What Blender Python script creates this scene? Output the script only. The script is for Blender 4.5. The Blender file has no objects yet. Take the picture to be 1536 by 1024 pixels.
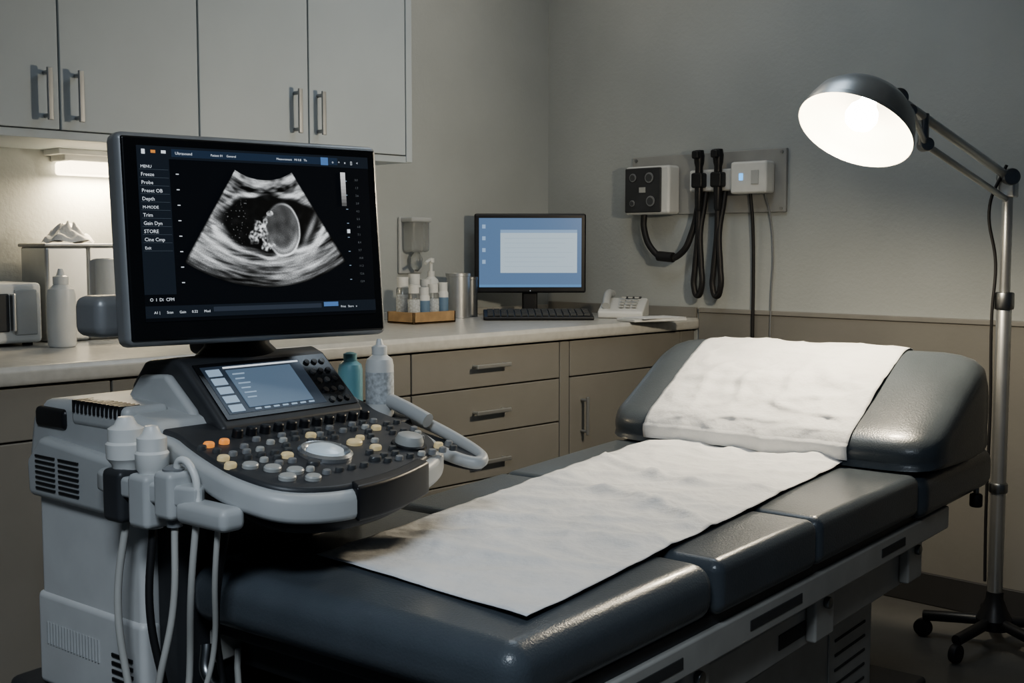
import bpy, bmesh, math, random
from mathutils import Vector, Matrix, noise
random.seed(7)
scene=bpy.context.scene
COL=scene.collection
PSI=math.radians(43.9); PITCH=math.radians(4.505); CAMH=1.165
FW=Vector((math.cos(PSI),math.sin(PSI),0)); RT=Vector((math.sin(PSI),-math.cos(PSI),0))
def W(a,d,z=0.0):
    v=RT*a+FW*d; return Vector((v.x,v.y,z))
XW=3.70; YW=3.351; YC=2.578

# ------------------------------------------------------------ materials
MATS={}
def mat(name,col,rough=0.5,metal=0.0,var=0.06,nscale=12.0,bump=0.0,bscale=60.0,emit=None,estr=0.0,coat=0.0,alpha=None,trans=0.0,rvar=0.0):
    if name in MATS: return MATS[name]
    m=bpy.data.materials.new(name); m.use_nodes=True
    nt=m.node_tree; b=nt.nodes['Principled BSDF']
    b.inputs['Roughness'].default_value=rough; b.inputs['Metallic'].default_value=metal
    tc=nt.nodes.new('ShaderNodeTexCoord')
    n=nt.nodes.new('ShaderNodeTexNoise'); n.inputs['Scale'].default_value=nscale; n.inputs['Detail'].default_value=5
    nt.links.new(tc.outputs['Object'],n.inputs['Vector'])
    r=nt.nodes.new('ShaderNodeValToRGB')
    r.color_ramp.elements[0].position=0.3; r.color_ramp.elements[1].position=0.7
    r.color_ramp.elements[0].color=[c*(1-var) for c in col]+[1]
    r.color_ramp.elements[1].color=[min(1,c*(1+var)) for c in col]+[1]
    nt.links.new(n.outputs['Fac'],r.inputs['Fac']); nt.links.new(r.outputs['Color'],b.inputs['Base Color'])
    if rvar>0:
        mr=nt.nodes.new('ShaderNodeMapRange'); mr.inputs['To Min'].default_value=max(0,rough-rvar); mr.inputs['To Max'].default_value=rough+rvar
        nt.links.new(n.outputs['Fac'],mr.inputs['Value']); nt.links.new(mr.outputs['Result'],b.inputs['Roughness'])
    if bump>0:
        n2=nt.nodes.new('ShaderNodeTexNoise'); n2.inputs['Scale'].default_value=bscale; n2.inputs['Detail'].default_value=6
        nt.links.new(tc.outputs['Object'],n2.inputs['Vector'])
        bp=nt.nodes.new('ShaderNodeBump'); bp.inputs['Strength'].default_value=bump; bp.inputs['Distance'].default_value=0.01
        nt.links.new(n2.outputs['Fac'],bp.inputs['Height']); nt.links.new(bp.outputs['Normal'],b.inputs['Normal'])
    if emit:
        b.inputs['Emission Color'].default_value=list(emit)+[1]; b.inputs['Emission Strength'].default_value=estr
    if coat: b.inputs['Coat Weight'].default_value=coat; b.inputs['Coat Roughness'].default_value=0.15
    if trans: b.inputs['Transmission Weight'].default_value=trans
    if alpha is not None: b.inputs['Alpha'].default_value=alpha
    MATS[name]=m; return m
WALLM=mat('wall_paint',(0.44,0.465,0.465),0.75,var=0.06,nscale=2.2,bump=0.12,bscale=90)
BANDM=mat('wainscot_vinyl',(0.235,0.23,0.215),0.6,var=0.06,nscale=3,bump=0.05)
CEILM=mat('ceiling_paint',(0.55,0.57,0.58),0.8)
FLOORM=mat('floor_vinyl',(0.15,0.148,0.14),0.35,var=0.15,nscale=5,bump=0.03)
CABM=mat('cabinet_laminate',(0.46,0.51,0.545),0.5,var=0.04,nscale=3)
CABD=mat('cabinet_gap_shadowline',(0.05,0.05,0.055),0.8)
BASEM=mat('base_cabinet_laminate',(0.225,0.218,0.20),0.5,var=0.06,nscale=4)
CTRM=mat('countertop_laminate',(0.50,0.495,0.47),0.3,var=0.08,nscale=40)
STEEL=mat('brushed_steel',(0.60,0.61,0.61),0.36,0.85)
PULLM=mat('pull_satin_nickel',(0.40,0.41,0.42),0.4,0.7)
DSTEEL=mat('satin_steel_dark',(0.30,0.31,0.32),0.35,1.0)
VINYL=mat('upholstery_vinyl',(0.086,0.102,0.118),0.30,var=0.12,nscale=6,bump=0.12,bscale=260,coat=0.18,rvar=0.05)
PAPER=mat('exam_paper',(0.74,0.745,0.75),0.75,var=0.04,nscale=9,bump=0.6,bscale=24)
FRAMEM=mat('frame_enamel',(0.46,0.455,0.43),0.4,var=0.08)
DARK=mat('black_plastic',(0.016,0.017,0.02),0.38,var=0.2)
DARK2=mat('charcoal_plastic',(0.045,0.048,0.053),0.45,var=0.15)
SLOT=mat('slot_shadow_grey',(0.06,0.06,0.06),0.7)
GREYP=mat('light_grey_plastic',(0.46,0.475,0.48),0.42,var=0.05)
WHITEP=mat('white_plastic',(0.68,0.69,0.68),0.4,var=0.04)
OFFW=mat('cart_panel_white',(0.62,0.63,0.63),0.4,var=0.05)
BLACKG=mat('bezel_gloss',(0.010,0.011,0.013),0.22,var=0.1)
SILVER=mat('monitor_case_silver',(0.30,0.31,0.32),0.4,0.3)
RUB=mat('black_rubber',(0.02,0.02,0.022),0.5)
CABLEG=mat('cable_grey',(0.46,0.46,0.44),0.5)
TEAL=mat('teal_plastic',(0.16,0.34,0.39),0.4)
LABEL=mat('label_print',(0.50,0.53,0.55),0.5,var=0.30,nscale=140)
WOOD=mat('tray_wood',(0.40,0.27,0.15),0.5,var=0.2,nscale=25)
BLUEL=mat('blue_label',(0.16,0.25,0.36),0.5)
GLASS=mat('clear_plastic',(0.80,0.82,0.80),0.12,trans=0.8)
def emis(name,col,s,base=(0.01,0.01,0.01)):
    return mat(name,base,0.3,emit=col,estr=s)

# ------------------------------------------------------------ builders
def empty(name,loc=(0,0,0),rz=0.0):
    e=bpy.data.objects.new(name,None); COL.objects.link(e); e.empty_display_size=0.1
    e.matrix_world=Matrix.Translation(Vector(loc))@Matrix.Rotation(rz,4,'Z')
    return e
def fin(o,parent,m,loc=None,rot=None,world=False,smooth=None):
    COL.objects.link(o)
    if m is not None:
        o.data.materials.append(m)
    M=Matrix.Translation(Vector(loc) if loc is not None else Vector((0,0,0)))
    if rot is not None:
        M=M@(rot if isinstance(rot,Matrix) else Matrix.Rotation(rot[2],4,'Z')@Matrix.Rotation(rot[1],4,'Y')@Matrix.Rotation(rot[0],4,'X'))
    if parent:
        o.parent=parent
        if world: 
            M=parent.matrix_world.inverted()@M
    o.matrix_local=M if parent else M
    return o
def smooth_me(me,ang=35):
    for p in me.polygons: p.use_smooth=True
    try: me.set_sharp_from_angle(angle=math.radians(ang))
    except Exception: pass
def bevelmod(o,w,seg=3):
    b=o.modifiers.new('bev','BEVEL'); b.width=w; b.segments=seg; b.limit_method='ANGLE'; b.angle_limit=math.radians(35)
    for p in o.data.polygons: p.use_smooth=True
    wn=o.modifiers.new('wn','WEIGHTED_NORMAL'); wn.keep_sharp=False
def box(name,size,loc,m,parent=None,bev=0.0,rot=None,world=False,seg=3):
    me=bpy.data.meshes.new(name); bm=bmesh.new(); bmesh.ops.create_cube(bm,size=1)
    for v in bm.verts: v.co=Vector((v.co.x*size[0],v.co.y*size[1],v.co.z*size[2]))
    bm.to_mesh(me); bm.free()
    o=bpy.data.objects.new(name,me); fin(o,parent,m,loc,rot,world)
    if bev>0: bevelmod(o,bev,seg)
    return o
def bx(name,x0,x1,y0,y1,z0,z1,m,parent=None,bev=0.0,world=False,seg=3):
    return box(name,(x1-x0,y1-y0,z1-z0),((x0+x1)/2,(y0+y1)/2,(z0+z1)/2),m,parent,bev,None,world,seg)
def dirrot(d):
    return Vector(d).normalized().to_track_quat('Z','Y').to_matrix().to_4x4()
def lathe(name,prof,loc,m,parent=None,seg=36,d=None,world=False,cap=True,ang=35,scale=(1,1)):
    me=bpy.data.meshes.new(name); bm=bmesh.new(); rings=[]
    for r,z in prof:
        if r<1e-5: rings.append([bm.verts.new((0,0,z))])
        else: rings.append([bm.verts.new((r*math.cos(2*math.pi*i/seg)*scale[0],r*math.sin(2*math.pi*i/seg)*scale[1],z)) for i in range(seg)])
    for a,b in zip(rings,rings[1:]):
        for i in range(seg):
            j=(i+1)%seg
            if len(a)==1 and len(b)==1: continue
            if len(a)==1: bm.faces.new((a[0],b[i],b[j]))
            elif len(b)==1: bm.faces.new((a[i],a[j],b[0]))
            else: bm.faces.new((a[i],a[j],b[j],b[i]))
    if cap:
        if len(rings[0])>1: bm.faces.new(rings[0][::-1])
        if len(rings[-1])>1: bm.faces.new(rings[-1])
    bmesh.ops.recalc_face_normals(bm,faces=bm.faces)
    bm.to_mesh(me); bm.free(); smooth_me(me,ang)
    o=bpy.data.objects.new(name,me); fin(o,parent,m,loc,dirrot(d) if d is not None else None,world)
    return o
def cyl(name,r,h,loc,m,parent=None,d=None,world=False,bev=0.0,seg=32):
    e=min(bev,r*0.5,h*0.4)
    if e>0: prof=[(r-e,0),(r-e*0.3,e*0.3),(r,e),(r,h-e),(r-e*0.3,h-e*0.3),(r-e,h)]
    else: prof=[(r,0),(r,h)]
    return lathe(name,prof,loc,m,parent,seg,d,world)
def rod(name,a,b,r,m,parent=None,world=False,seg=20):
    a=Vector(a);b=Vector(b)
    return cyl(name,r,(b-a).length,a,m,parent,b-a,world,bev=r*0.2,seg=seg)
def tube(name,pts,r,m,parent=None,world=False,cyclic=False,smooth=True):
    cu=bpy.data.curves.new(name,'CURVE'); cu.dimensions='3D'; cu.bevel_depth=r; cu.bevel_resolution=4; cu.resolution_u=10; cu.use_fill_caps=True
    if smooth:
        s=cu.splines.new('BEZIER'); s.bezier_points.add(len(pts)-1)
        for p,q in zip(s.bezier_points,pts):
            p.co=Vector(q); p.handle_left_type='AUTO'; p.handle_right_type='AUTO'
    else:
        s=cu.splines.new('POLY'); s.points.add(len(pts)-1)
        for p,q in zip(s.points,pts): p.co=(q[0],q[1],q[2],1)
    s.use_cyclic_u=cyclic
    o=bpy.data.objects.new(name,cu); fin(o,parent,m,None,None,world); return o
def spline(pts,n=6):
    out=[];L=len(pts)
    for i in range(L):
        p0,p1,p2,p3=[Vector(pts[(i+k-1)%L]) for k in range(4)]
        if len(p0)==2: p0,p1,p2,p3=[Vector((p[0],p[1],0)) for p in (p0,p1,p2,p3)]
        for k in range(n):
            t=k/n
            out.append(0.5*((2*p1)+(-p0+p2)*t+(2*p0-5*p1+4*p2-p3)*t*t+(-p0+3*p1-3*p2+p3)*t**3))
    return out
def prism(name,outl,zb,zt,m,parent=None,bev=0.0,world=False,loc=None,rot=None,seg=3):
    f0=zb if callable(zb) else (lambda x,y:zb); f1=zt if callable(zt) else (lambda x,y:zt)
    me=bpy.data.meshes.new(name); bm=bmesh.new()
    lo=[bm.verts.new((p[0],p[1],f0(p[0],p[1]))) for p in outl]; hi=[bm.verts.new((p[0],p[1],f1(p[0],p[1]))) for p in outl]
    n=len(outl)
    bm.faces.new(lo[::-1]); bm.faces.new(hi)
    for i in range(n):
        j=(i+1)%n; bm.faces.new((lo[i],lo[j],hi[j],hi[i]))
    bmesh.ops.recalc_face_normals(bm,faces=bm.faces)
    bm.to_mesh(me); bm.free()
    o=bpy.data.objects.new(name,me); fin(o,parent,m,loc,rot,world)
    if bev>0: bevelmod(o,bev,seg)
    else: smooth_me(me,30)
    return o
def sideprism(name,prof,x0,x1,m,parent=None,bev=0.0,world=False):
    me=bpy.data.meshes.new(name); bm=bmesh.new()
    A=[bm.verts.new((x0,p[0],p[1])) for p in prof]; B=[bm.verts.new((x1,p[0],p[1])) for p in prof]
    n=len(prof); bm.faces.new(A); bm.faces.new(B[::-1])
    for i in range(n):
        j=(i+1)%n; bm.faces.new((A[i],B[i],B[j],A[j]))
    bmesh.ops.recalc_face_normals(bm,faces=bm.faces)
    bm.to_mesh(me); bm.free(); o=bpy.data.objects.new(name,me); fin(o,parent,m,None,None,world)
    if bev>0: bevelmod(o,bev)
    return o
def text(name,s,size,loc,m,parent,rot=(math.pi/2,0,0),align='LEFT'):
    cu=bpy.data.curves.new(name,'FONT'); cu.body=s; cu.size=size; cu.align_x=align; cu.resolution_u=2
    o=bpy.data.objects.new(name,cu); fin(o,parent,m,loc,rot); return o

# ------------------------------------------------------------ room
bx('floor',-1.6,XW+0.1,-1.6,YW+0.1,-0.08,0,FLOORM)
bx('ceiling',-1.6,XW+0.1,-1.6,YW+0.1,2.62,2.70,CEILM)
bx('wall_back',-1.6,XW+0.1,YW,YW+0.1,0,2.62,WALLM)
bx('wall_right',XW,XW+0.1,-1.6,YW,0,2.62,WALLM)
bx('trim_1',XW-0.010,XW,-1.6,YC-0.002,0.10,0.93,BANDM)
bx('trim_2',XW-0.016,XW,-1.6,YC-0.002,0.925,0.942,mat('rail_cap',(0.27,0.265,0.25),0.5),bev=0.003)
bx('baseboard_right',XW-0.018,XW,-1.6,YC-0.002,0.0,0.105,mat('cove_base',(0.05,0.05,0.052),0.5),bev=0.004)
bx('baseboard_back',-1.6,-0.6,YW-0.016,YW,0.0,0.105,MATS['cove_base'],bev=0.004)

# ------------------------------------------------------------ upper cabinets
uc=empty('wall_cabinet',(1.6,3.1,1.44))
yf=YW-0.38
bx('carcass',-0.6,2.612,yf+0.02,YW-0.001,1.446,2.2,CABM,uc,0.003,True)
edges=[-0.21,0.20,0.605,1.01,1.413,1.818,2.196,2.585]
for i,(a,b) in enumerate(zip(edges,edges[1:])):
    bx('door_%d'%(i+1),a+0.002,b-0.002,yf-0.002,yf+0.019,1.468,2.19,CABM,uc,0.003,True)
bx('end_filler',2.588,2.614,yf+0.0,yf+0.019,1.446,2.2,CABM,uc,0.003,True)
bx('bottom_rail',-0.6,2.614,yf+0.004,yf+0.02,1.444,1.466,CABM,uc,0.002,True)
bx('shadow_gap',-0.2,2.587,yf+0.0185,yf+0.0195,1.466,2.2,CABD,uc,0,True)
def handle_v(x,z0,z1,par,y,n,r=0.0065):
    bx('handle_%d'%n,x-r,x+r,y-0.034,y-0.026,z0,z1,PULLM,par,0.0025,True)
    rod('handle_%d_post_a'%n,(x,y,z0+0.012),(x,y-0.03,z0+0.012),r*0.8,PULLM,par,True)
    rod('handle_%d_post_b'%n,(x,y,z1-0.012),(x,y-0.03,z1-0.012),r*0.8,PULLM,par,True)
for i,(x,z) in enumerate([(1.374,1.488),(1.457,1.488),(2.143,1.508),(2.230,1.508),(0.565,1.49),(0.645,1.49)]): handle_v(x,z,z+0.132,uc,yf-0.002,i+1,0.0072)
bx('light_housing_mount',1.54,1.82,YW-0.10,YW-0.002,1.430,1.447,WHITEP,uc,0.003,True)
ul=empty('under_cabinet_light',(1.69,3.31,1.43))
bx('housing',1.56,1.80,YW-0.09,YW-0.001,1.412,1.446,WHITEP,ul,0.004,True)
bx('diffuser',1.57,1.79,YW-0.095,YW-0.004,1.375,1.413,emis('lamp_diffuser_warm',(1.0,0.84,0.58),5),ul,0.008,True)

# ------------------------------------------------------------ base cabinets
bc=empty('base_cabinet',(2.4,2.95,0))
bx('carcass',-0.6,XW-0.001,YC+0.035,YW-0.001,0.10,0.862,BASEM,bc,0,True)
bx('toe_kick',-0.6,XW-0.001,YC+0.09,YW-0.001,0.0,0.10,CABD,bc,0,True)
sideprism('countertop',[(YC+0.005,0.862),(YC,0.872),(YC,0.893),(YC+0.01,0.905),(YW-0.001,0.905),(YW-0.001,0.862)],-0.6,XW-0.001,CTRM,bc,0.003,True)
bx('backsplash',-0.6,XW-0.002,YW-0.014,YW-0.001,0.905,0.930,CTRM,bc,0.002,True)
bx('side_splash',XW-0.014,XW-0.001,YC+0.01,YW-0.015,0.905,0.943,BANDM,bc,0.002,True)
fy0,fy1=YC+0.017,YC+0.034
def front(n,x0,x1,z0,z1): bx('front_%d'%n,x0+0.002,x1-0.002,fy0,fy1,z0+0.002,z1-0.002,BASEM,bc,0.003,True)
def handle_h(x,z,n,L=0.15):
    bx('pull_%d'%n,x-L/2,x+L/2,fy0-0.032,fy0-0.024,z-0.0065,z+0.0065,STEEL,bc,0.0025,True)
    for k in (-1,1): rod('pull_%d_post_%d'%(n,k+1),(x+k*(L/2-0.012),fy0,z),(x+k*(L/2-0.012),fy0-0.028,z),0.005,STEEL,bc,True)
n=0
bx('front_backing',-0.55,XW-0.03,fy1-0.001,fy1+0.002,0.105,0.86,CABD,bc,0,True)
for x0,x1 in [(2.273,2.925)]:
    for k,(z0,z1,hz) in enumerate([(0.735,0.858,0.803),(0.590,0.735,0.660),(0.446,0.590,0.506),(0.11,0.446,0.36)]):
        n+=1; front(n,x0,x1,z0,z1); handle_h((x0+x1)/2-0.01,hz,n)
n+=1; front(n,2.925,2.975,0.11,0.858)
n+=1; front(n,2.975,3.60,0.735,0.858)
n+=1; front(n,2.975,3.60,0.11,0.735)
handle_v(3.035,0.535,0.665,bc,fy0,20,0.006)
n+=1; front(n,3.60,3.69,0.11,0.858)
for x0,x1 in [(1.80,2.273),(1.34,1.80),(0.88,1.34),(0.42,0.88),(-0.04,0.42)]:
    n+=1; front(n,x0,x1,0.735,0.858); n+=1; front(n,x0,x1,0.11,0.735)

# ------------------------------------------------------------ lamp
lp=W(1.405,3.38); la=empty('examination_lamp',(lp.x,lp.y,0))
for i in range(5):
    a=2*math.pi*i/5+0.5; e=lp+Vector((math.cos(a),math.sin(a),0))*0.20
    rod('base_leg_%d'%i,lp+Vector((0,0,0.085)),e+Vector((0,0,0.065)),0.016,DARK,la,True)
    cyl('caster_%d'%i,0.027,0.022,e+Vector((-math.sin(a)*-0.011,math.cos(a)*-0.011,0.028)),RUB,la,Vector((-math.sin(a),math.cos(a),0)),True,bev=0.004)
lathe('base_hub',[(0.045,0.06),(0.05,0.09),(0.035,0.12),(0.024,0.15),(0.024,0.17)],(lp.x,lp.y,0),DARK,la,world=True)
rod('pole_lower',lp+Vector((0,0,0.1)),lp+Vector((0,0,1.02)),0.021,STEEL,la,True)
rod('pole_upper',lp+Vector((0,0,1.0)),lp+Vector((0,0,1.335)),0.0150,STEEL,la,True)
cyl('pole_collar',0.027,0.05,lp+Vector((0,0,0.99)),DSTEEL,la,world=True,bev=0.005)
cyl('pole_collar_2',0.026,0.03,lp+Vector((0,0,0.46)),DSTEEL,la,world=True,bev=0.005)
top=lp+Vector((0,0,1.345))
box('arm_bracket',(0.035,0.05,0.075),top,STEEL,la,0.006,world=True)
cyl('arm_pivot',0.024,0.06,top+Vector((0,0,0.02))-FW*0.03,DSTEEL,la,FW,True,bev=0.004)
hc=W(0.846,2.95,1.456); nn=(RT*-0.45+FW*-0.36+Vector((0,0,-0.82))).normalized(); up=-nn
ha=W(0.972,3.03,1.542)
s1=top+Vector((0,0,0.02))
rod('arm_upper',ha,s1,0.0125,STEEL,la,True)
ar=(s1-ha)
rod('arm_lower',ha+ar*0.22+Vector((0,0,-0.066)),top+Vector((0,0,-0.045)),0.009,STEEL,la,True)
rod('arm_front_link',hc+up*0.06+RT*0.115,ha+ar*0.25+Vector((0,0,-0.068)),0.007,STEEL,la,True)
rod('arm_joint_plate',ha+ar*0.22+Vector((0,0,0.01)),ha+ar*0.22+Vector((0,0,-0.072)),0.014,DSTEEL,la,True)
cyl('arm_knob_1',0.024,0.045,ha-FW*0.022,DSTEEL,la,FW,True,bev=0.004)
cyl('arm_knob_2',0.018,0.04,ha+ar*0.24+Vector((0,0,-0.066))-FW*0.02,DSTEEL,la,FW,True,bev=0.004)
cyl('arm_knob_3',0.016,0.04,ha+ar*0.10-FW*0.02+Vector((0,0,-0.01)),DSTEEL,la,FW,True,bev=0.004)
R0=0.141
shade=[(R0+0.004,-0.004),(R0+0.004,0.006),(R0,0.010),(0.137,0.034),(0.125,0.066),(0.101,0.092),(0.070,0.109),(0.043,0.115),(0.036,0.134),(0.028,0.143),(0.0,0.145)]
lathe('shade',shade,hc,mat('shade_metal',(0.50,0.51,0.51),0.36,0.7),la,56,up,True,cap=False)
lathe('shade_reflector',[(R0+0.003,-0.003),(R0-0.004,0.008),(0.132,0.032),(0.120,0.062),(0.096,0.087),(0.065,0.104),(0.0,0.108)],hc,mat('reflector_glow',(0.10,0.095,0.085),0.6,emit=(1.0,0.88,0.64),estr=2.2),la,56,up,True,cap=False)  # dark base; bulb light inside the shade is put in as warm emission
lathe('bulb',[(0,-0.0),(0.020,0.003),(0.034,0.014),(0.040,0.033),(0.036,0.053),(0.022,0.073),(0.018,0.100)],hc+up*0.006,emis('bulb_glow',(1.0,0.93,0.78),50),la,32,up,True,cap=False)
rod('head_neck',hc+up*0.12,ha,0.013,DSTEEL,la,True)
box('head_yoke',(0.05,0.03,0.03),(hc+up*0.13+ha)/2,STEEL,la,0.006,dirrot((ha-hc-up*0.13)),True)
tube('power_cord',[ha+ar*0.98+Vector((0,0,0.03)),top-RT*0.05+Vector((0,0,-0.06)),lp-RT*0.028+Vector((0,0,1.12)),lp-RT*0.034+Vector((0,0,0.98)),lp-RT*0.03+Vector((0,0,0.7)),lp-RT*0.033+Vector((0,0,0.4)),lp-RT*0.03+Vector((0,0,0.2))],0.0045,RUB,la,True)

# ------------------------------------------------------------ exam table (tapered plan)
FL=(-0.53,1.88); FR=(0.004,1.466); BRc=(1.25,3.06); BL=(0.565,3.62)
def T(s,t,z):
    a=[(FL[k]*(1-t)+FR[k]*t)*(1-s)+(BL[k]*(1-t)+BRc[k]*t)*s for k in (0,1)]
    return W(a[0],a[1],z)
et=empty('exam_table',T(0.5,0.5,0))
def tb(name,s0,s1,t0,t1,z0,z1,m,bev=0.0,cs=1,ct=1,crown=0.0,seg=3):
    me=bpy.data.meshes.new(name); bm=bmesh.new(); V={}
    def g(i,j,k):
        if (i,j,k) not in V:
            s=s0+(s1-s0)*i/cs; t=t0+(t1-t0)*j/ct
            z=z0 if k==0 else z1+crown*(1-(2*j/ct-1)**2)*(1-(2*i/cs-1)**4)
            V[(i,j,k)]=bm.verts.new(T(s,t,z))
        return V[(i,j,k)]
    for i in range(cs):
        for j in range(ct):
            bm.faces.new((g(i,j,1),g(i+1,j,1),g(i+1,j+1,1),g(i,j+1,1)))
            bm.faces.new((g(i,j,0),g(i,j+1,0),g(i+1,j+1,0),g(i+1,j,0)))
    for i in range(cs):
        bm.faces.new((g(i,0,0),g(i+1,0,0),g(i+1,0,1),g(i,0,1))); bm.faces.new((g(i,ct,0),g(i,ct,1),g(i+1,ct,1),g(i+1,ct,0)))
    for j in range(ct):
        bm.faces.new((g(0,j,0),g(0,j,1),g(0,j+1,1),g(0,j+1,0))); bm.faces.new((g(cs,j,0),g(cs,j+1,0),g(cs,j+1,1),g(cs,j,1)))
    bmesh.ops.recalc_face_normals(bm,faces=bm.faces); bm.to_mesh(me); bm.free()
    o=bpy.data.objects.new(name,me); fin(o,et,m,None,None,True)
    if bev>0: bevelmod(o,bev,seg)
    return o
tb('cushion_foot',0,0.268,0,1,0.560,0.655,VINYL,0.038,6,8,0.006,6)
tb('cushion_leg',0.2690,0.463,0,1,0.560,0.655,VINYL,0.022,6,8,0.006,6)
tb('cushion_seat',0.4640,0.738,0,1,0.560,0.655,VINYL,0.022,6,8,0.006,6)
tb('cushion_back',0.739,1.0,-0.01,1.01,0.545,0.650,VINYL,0.034,6,8,0.004,6)
tb('cushion_board',0.02,0.98,0.03,0.97,0.535,0.562,DARK2,0.004)
prof=[(0.015,0.655),(-0.015,0.675),(-0.018,0.705),(0.01,0.735),(0.08,0.768),(0.16,0.806),(0.25,0.850),(0.33,0.886),(0.38,0.900),(0.425,0.896),(0.455,0.868),(0.465,0.80),(0.46,0.72),(0.43,0.655)]
PS0=0.738
def headrest():
    me=bpy.data.meshes.new('headrest_wedge'); bm=bmesh.new(); rows=[]
    ca,cz=0.22,0.725
    P=[p for p in spline([(a,z,0) for a,z in prof],3)]
    ts=[(-0.030,0.45),(-0.026,0.66),(-0.012,0.80),(0.015,0.91),(0.05,0.97),(0.10,1)]+[(0.10+0.8*i/12,1) for i in range(1,12)]+[(0.90,1),(0.95,0.975),(0.99,0.925),(1.018,0.83),(1.034,0.68),(1.038,0.45)]
    for t,sc in ts:
        rows.append([bm.verts.new(T(PS0+(ca+(p.x-ca)*sc**0.8)/2.06,t,max(0.656,cz+(p.y-cz)*(sc if p.y>cz else sc**0.3)))) for p in P])
    nP=len(P)
    for a,b in zip(rows,rows[1:]):
        for i in range(nP): bm.faces.new((a[i],a[(i+1)%nP],b[(i+1)%nP],b[i]))
    bm.faces.new(rows[0]); bm.faces.new(rows[-1][::-1])
    bmesh.ops.recalc_face_normals(bm,faces=bm.faces); bm.to_mesh(me); bm.free(); smooth_me(me,60)
    o=bpy.data.objects.new('headrest_wedge',me); fin(o,et,VINYL,None,None,True)
headrest()
def wr(x,y,k=1.0):
    a=noise.noise(Vector((x*5,y*5,0.3)))*0.009
    b=(0.5-abs(noise.noise(Vector((x*3.1+4,y*9,1.7)))))**2*0.036
    c=(0.5-abs(noise.noise(Vector((x*12+y*5,y*10,5.1)))))**2*0.018
    return (a+b+c)*k
def gridmesh(name,nu,nv,fn,m,thick=0.0012):
    me=bpy.data.meshes.new(name); bm=bmesh.new()
    V=[[bm.verts.new(fn(i/nu,j/nv)) for j in range(nv+1)] for i in range(nu+1)]
    for i in range(nu):
        for j in range(nv): bm.faces.new((V[i][j],V[i+1][j],V[i+1][j+1],V[i][j+1]))
    bmesh.ops.recalc_face_normals(bm,faces=bm.faces)
    bm.to_mesh(me); bm.free()
    for p in me.polygons: p.use_smooth=True
    o=bpy.data.objects.new(name,me); fin(o,et,m,None,None,True)
    if thick: s=o.modifiers.new('s','SOLIDIFY'); s.thickness=thick; s.offset=0
    return o
P1=(-0.32,1.909);P2=(0.0195,1.578);P3=(0.86,2.875);P4=(0.44,3.22)
def pf(i,j):
    a=[(P1[k]*(1-j)+P2[k]*j)*(1-i)+(P4[k]*(1-j)+P3[k]*j)*i for k in (0,1)]
    e=0.002*math.sin(i*17)*(1 if j in(0,1) else 0)
    edge=min(1,min(i*12,min(j,1-j)*9)+0.22)
    fold=0.0
    for c,w,h in ((0.26,0.010,0.007),(0.43,0.012,0.014),(0.47,0.008,0.005),(0.66,0.012,0.014),(0.85,0.018,0.010)):
        d=(i+0.05*math.sin(j*3+c*9)-c)/w
        fold+=h*math.exp(-abs(d)**1.4)
    return W(a[0]+e,a[1],0.664+(wr(a[0],a[1])+fold)*edge)
gridmesh('paper_sheet',150,60,pf,PAPER)
PR=[(a,z) for a,z in prof[1:12]]
def pill(i,j):
    x=i*(len(PR)-1.001); k=int(x); fr=x-k
    p0=PR[max(0,k-1)];p1=PR[k];p2=PR[k+1];p3=PR[min(len(PR)-1,k+2)]
    def cr(q): return 0.5*((2*p1[q])+(-p0[q]+p2[q])*fr+(2*p0[q]-5*p1[q]+4*p2[q]-p3[q])*fr*fr+(-p0[q]+3*p1[q]-3*p2[q]+p3[q])*fr**3)
    a,z=cr(0),cr(1); d=Vector((a-0.22,z-0.745)).normalized()
    w=wr(j*0.6+3,a*1.5+z,1.0)
    lo=max(0,1-abs(i-0.33)/0.25)
    w+=lo*0.030*(0.5-abs(noise.noise(Vector((j*5,i*9+3,2)))))**2*2
    off=0.004+w*min(1,0.3+min(j,1-j)*8)
    if i<0.12: off+=0.006
    a+=d.x*off; z+=d.y*off
    return T(PS0+a/2.06,0.125+(0.800-0.125)*j,z)
gridmesh('paper_on_headrest',100,60,pill,PAPER)
for sd,(ta,tb_) in (('right',(0.955,0.985)),('left',(0.015,0.045))):
    tb('rail_'+sd,0.02,0.86,ta,tb_,0.485,0.540,FRAMEM,0.005)
    tt=(0.984,0.987) if sd=='right' else (0.013,0.016)
    for k,(a,b) in enumerate([(0.10,0.22),(0.335,0.44),(0.64,0.71)]):
        tb('rail_slot_%s_%d'%(sd,k),a,b,tt[0],tt[1],0.503,0.522,SLOT,0.002)
tb('cross_foot',0.045,0.075,0.05,0.95,0.47,0.53,DARK2,0.004)
tb('cross_head',0.83,0.86,0.05,0.95,0.47,0.53,DARK2,0.004)
tb('sub_rail_right',0.14,0.80,0.90,0.925,0.375,0.455,FRAMEM,0.006)
tb('sub_rail_left',0.14,0.80,0.075,0.10,0.375,0.455,FRAMEM,0.006)
for k,(a,b) in enumerate([(0.44,0.50)]):
    tb('sub_slot_%d'%k,a,b,0.924,0.928,0.40,0.43,SLOT,0.002)
for k,s in enumerate([0.24,0.50,0.76]):
    tb('hanger_plate_%d'%k,s,s+0.045,0.925,0.955,0.385,0.51,FRAMEM,0.006)
    cyl('hanger_bolt_%d'%k,0.012,0.012,T(s+0.022,0.955,0.46),DSTEEL,et,(T(0.5,1,0)-T(0.5,0,0)),True,bev=0.003)
tb('mechanism_plate',0.10,0.82,0.14,0.86,0.33,0.46,DARK2,0.01)
tb('pedestal',0.36,0.78,0.20,0.84,0.09,0.375,FRAMEM,0.02)
tb('pedestal_vent_panel',0.64,0.76,0.839,0.845,0.12,0.33,FRAMEM,0.004)
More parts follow.
